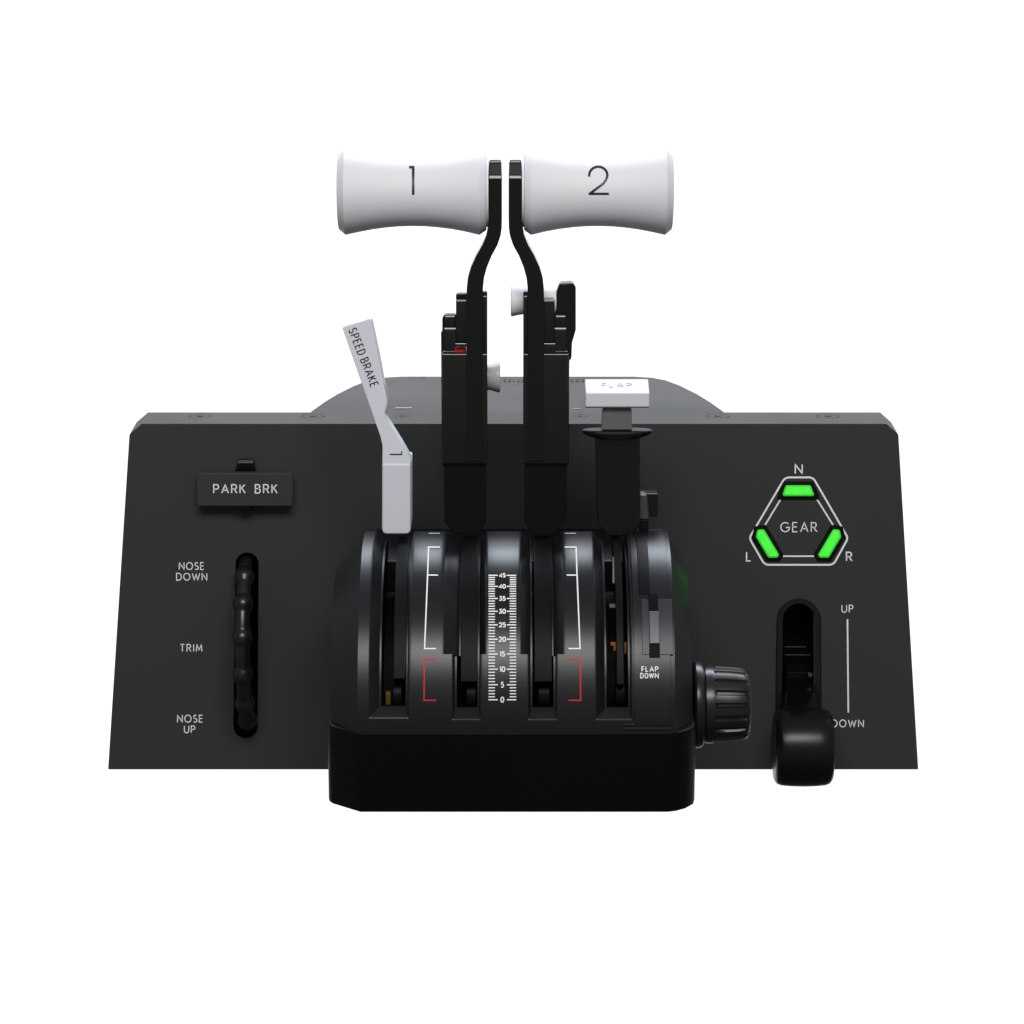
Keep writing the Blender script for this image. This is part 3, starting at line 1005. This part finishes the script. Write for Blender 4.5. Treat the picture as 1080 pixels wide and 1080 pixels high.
print_on("lettering", spd, M['ink_black'], lambda m_: write(m_, "SPEED BRAKE", 383.3, 376.8, 9.3, 1.05, mp, 0.78, 0.32, rot=68.5, font=GN), "black words SPEED BRAKE")
m = MB(); ribbon(m, [(411, 479.2), (423.6, 479.2), (423.6, 476)], 1.2, mp, 2)
m.build("notch_mark", M['ink_black'], spd)
m = MB(); m.prism_px([(406.5, 405), (410.2, 419), (410.4, 428), (407, 438), (404, 430)], YS + 8, 9)
m.build("finger_catch", M['grey_knob'], spd, bevel=0.8)
m = MB(); sector(m, 414.5, 428, 716, R - 5, R - 34)
m.build("slot_strip", M['strip'], spd, bevel=0.8)

# ================================================================== FLAP LEVER
YF = -30.0
m = MB()
# side profile of the handle: front face, sloping top face
zt0 = onY(650, 399.6, YF + 34).z
zf = onY(650, 414.5, YF).z
zbm = onY(650, 431, YF).z
hx0, hx1 = onY(617.4, 420, YF).x, onY(685, 420, YF).x
hp = [(YF, zf), (YF + 0.5, zbm + 2), (YF + 2.5, zbm), (YF + 32, zbm), (YF + 34, zbm + 3), (YF + 34, zt0)]
rings = []
for k, (x, s) in enumerate(((hx0, 0), (hx1, 0))):
    rings.append([Vector((x, a, b)) for a, b in hp])
m.loft(rings)
m2 = MB()
nk = [(635.5, 431), (666.2, 431), (666.8, 453.5), (634.6, 453.5)]
m2.prism_px([(628, 461), (675, 461), (675, 554), (666.5, 565.5), (642, 565.5), (630.5, 554)], YF + 14, 44)
flap = m2.build("flap_lever", M['gloss'], bevel=1.3, label="flap lever with white handle and black stem")
m.build("flap_handle", M['white_flap'], flap, bevel=2.0, seg=3, label="white bar handle lettered FLAP")
m = MB(); m.prism_px(nk, YF + 8, 20)
m.build("neck", M['neck'], flap, bevel=1.0)
m = MB()
# collar: a thin oval dish seen from slightly above
cc = onY(651, 455, YF + 16)
rings = []
for zz, rx, ry in ((2.6, 33, 8), (2.6, 35.5, 9.5), (1.2, 37.0, 11), (-1.5, 35.5, 11), (-4.2, 30, 11), (-6.2, 22, 11), (-7.0, 12, 10)):
    rings.append([Vector((cc.x + rx * (abs(math.cos(t)) ** 0.8) * (1 if math.cos(t) >= 0 else -1), cc.y - 2 + ry * 1.0 * math.sin(t), cc.z + zz)) for t in [2 * math.pi * k / 64 for k in range(64)]])
m.loft(rings)
m.build("collar", M['matte'], flap, smooth=50)
def flap_top(x, y):
    # intersection with the sloping top face of the handle
    n_ = Vector((0, -(zt0 - zf), 34.0)).normalized()
    p0 = Vector((0, YF, zf)) + n_ * 0.4
    d = ray(x, y)
    t = (p0 - EYE).dot(n_) / d.dot(n_)
    return EYE + d * t
print_on("lettering", flap, M['ink_grey'], lambda m_: write(m_, "FLAP", 650.5, 406.0, 5.0, 0.8, flap_top, 2.1, 0.85, font=GN), "faint grey word FLAP")
m = MB(); sector(m, 650.5, 658.5, 722, R - 4, R - 34)
m.build("slot_strip", M['strip'], flap, bevel=0.8)

# ================================================================== FLAP GATE (small stop lever and slider)
m = MB()
m.prism_px([(674.5, 520.6), (694, 520.6), (694, 545.5), (685.5, 545.5), (684, 523.5), (674.5, 523.5)], 4, 18)
gate = m.build("flap_gate", M['gloss'], bevel=0.8, label="small black gate lever beside the flap lever")
m = MB(); m.prism_px([(674.8, 522), (682, 522), (684, 548), (674.2, 548)], -2, 16)
m.build("gate_arm", M['armgrey'], gate, bevel=1.2)
m = MB(); m.prism_px([(674.2, 548.6), (684, 548.6), (684, 560), (674.4, 560)], -4, 16)
m.build("gate_foot", M['matte'], gate, bevel=0.6)
m = MB(); sector(m, 675.5, 687.5, 626, R + 3.4, R - 6, a_end=math.radians(86))
m.build("gate_strip", M['strip'], gate, bevel=0.6)
m = MB()
# lighter plate with a black notch and a grey slider
def patch(m_, poly, dr0, dr1):
    f_ = [on_drum(x, y, dr1) for x, y in poly]; b_ = [on_drum(x, y, dr0) for x, y in poly]
    m_.loft([f_, b_])
def on_plate(m_, x0, x1, ya, yb_, r_in, r_out):
    c_ = lambda x: 540 + on_drum(x, (ya + yb_) / 2, r_out - R).x / S740
    sector(m_, c_(x0), c_(x1), yb_, R + r_out, R + r_in, a_end=drum_angle(ya, r_out), n=10)
on_plate(m, 670.3, 701.3, 632, 690.5, 1.6, 3.0)
m.build("slider_plate", M['plate'], gate, bevel=0.5)
m = MB(); on_plate(m, 677.4, 687, 626.5, 643.5, 1.0, 4.2)
m.build("slider_notch", M['slot'], gate)
m = MB(); on_plate(m, 677.2, 687.8, 678.9, 693, 1.0, 4.0)
m.build("slider_notch", M['slot'], gate)
m = MB(); on_plate(m, 677.6, 687.6, 644.4, 678.6, 2.0, 7.0)
m.build("slider", M['cool'], gate, bevel=0.8)

# ================================================================== SIDE KNOB
YK = -96.0
kcz = onY(760, 743, YK).z
m = MB()
prof = [(731, 10), (731, 43.5), (733, 45), (737, 45), (740.5, 43.6), (742, 41)]
m.lathe_x([(onY(x, 743, YK).x, r) for x, r in prof] + [(onY(742, 743, YK).x, 10)], YK, kcz, 96)
kb = m.build("friction_knob", M['rubber'], smooth=30, label="black ribbed friction knob on the right side of the shell")
m = MB()
seg = 18 * 16
prof = [(741, 12, 0), (741, 36.5, 0), (743, 39.8, 0), (748, 40.4, 0), (752, 39.8, 0.0), (754, 39.5, 1), (765, 39.0, 1), (776, 38.3, 1), (783, 37.2, 1), (785, 36.6, 0.3), (788, 34.8, 0), (790, 31.5, 0), (790.6, 28, 0), (790.8, 6, 0)]
rings = []
for x, r, gr in prof:
    ring = []
    for k in range(seg):
        t = 2 * math.pi * k / seg
        ph = (k % 16) / 16.0
        g_ = 0.0
        if ph < 0.42: g_ = 2.6 * min(1.0, math.sin(math.pi * ph / 0.42) * 1.6)
        rr = r - g_ * gr
        ring.append(Vector((onY(x, 743, YK).x, YK + rr * math.cos(t), kcz + rr * math.sin(t))))
    rings.append(ring)
m.loft(rings)
m.build("ribbed_cap", M['rubber'], kb, smooth=28)

scene.render.engine = 'CYCLES'
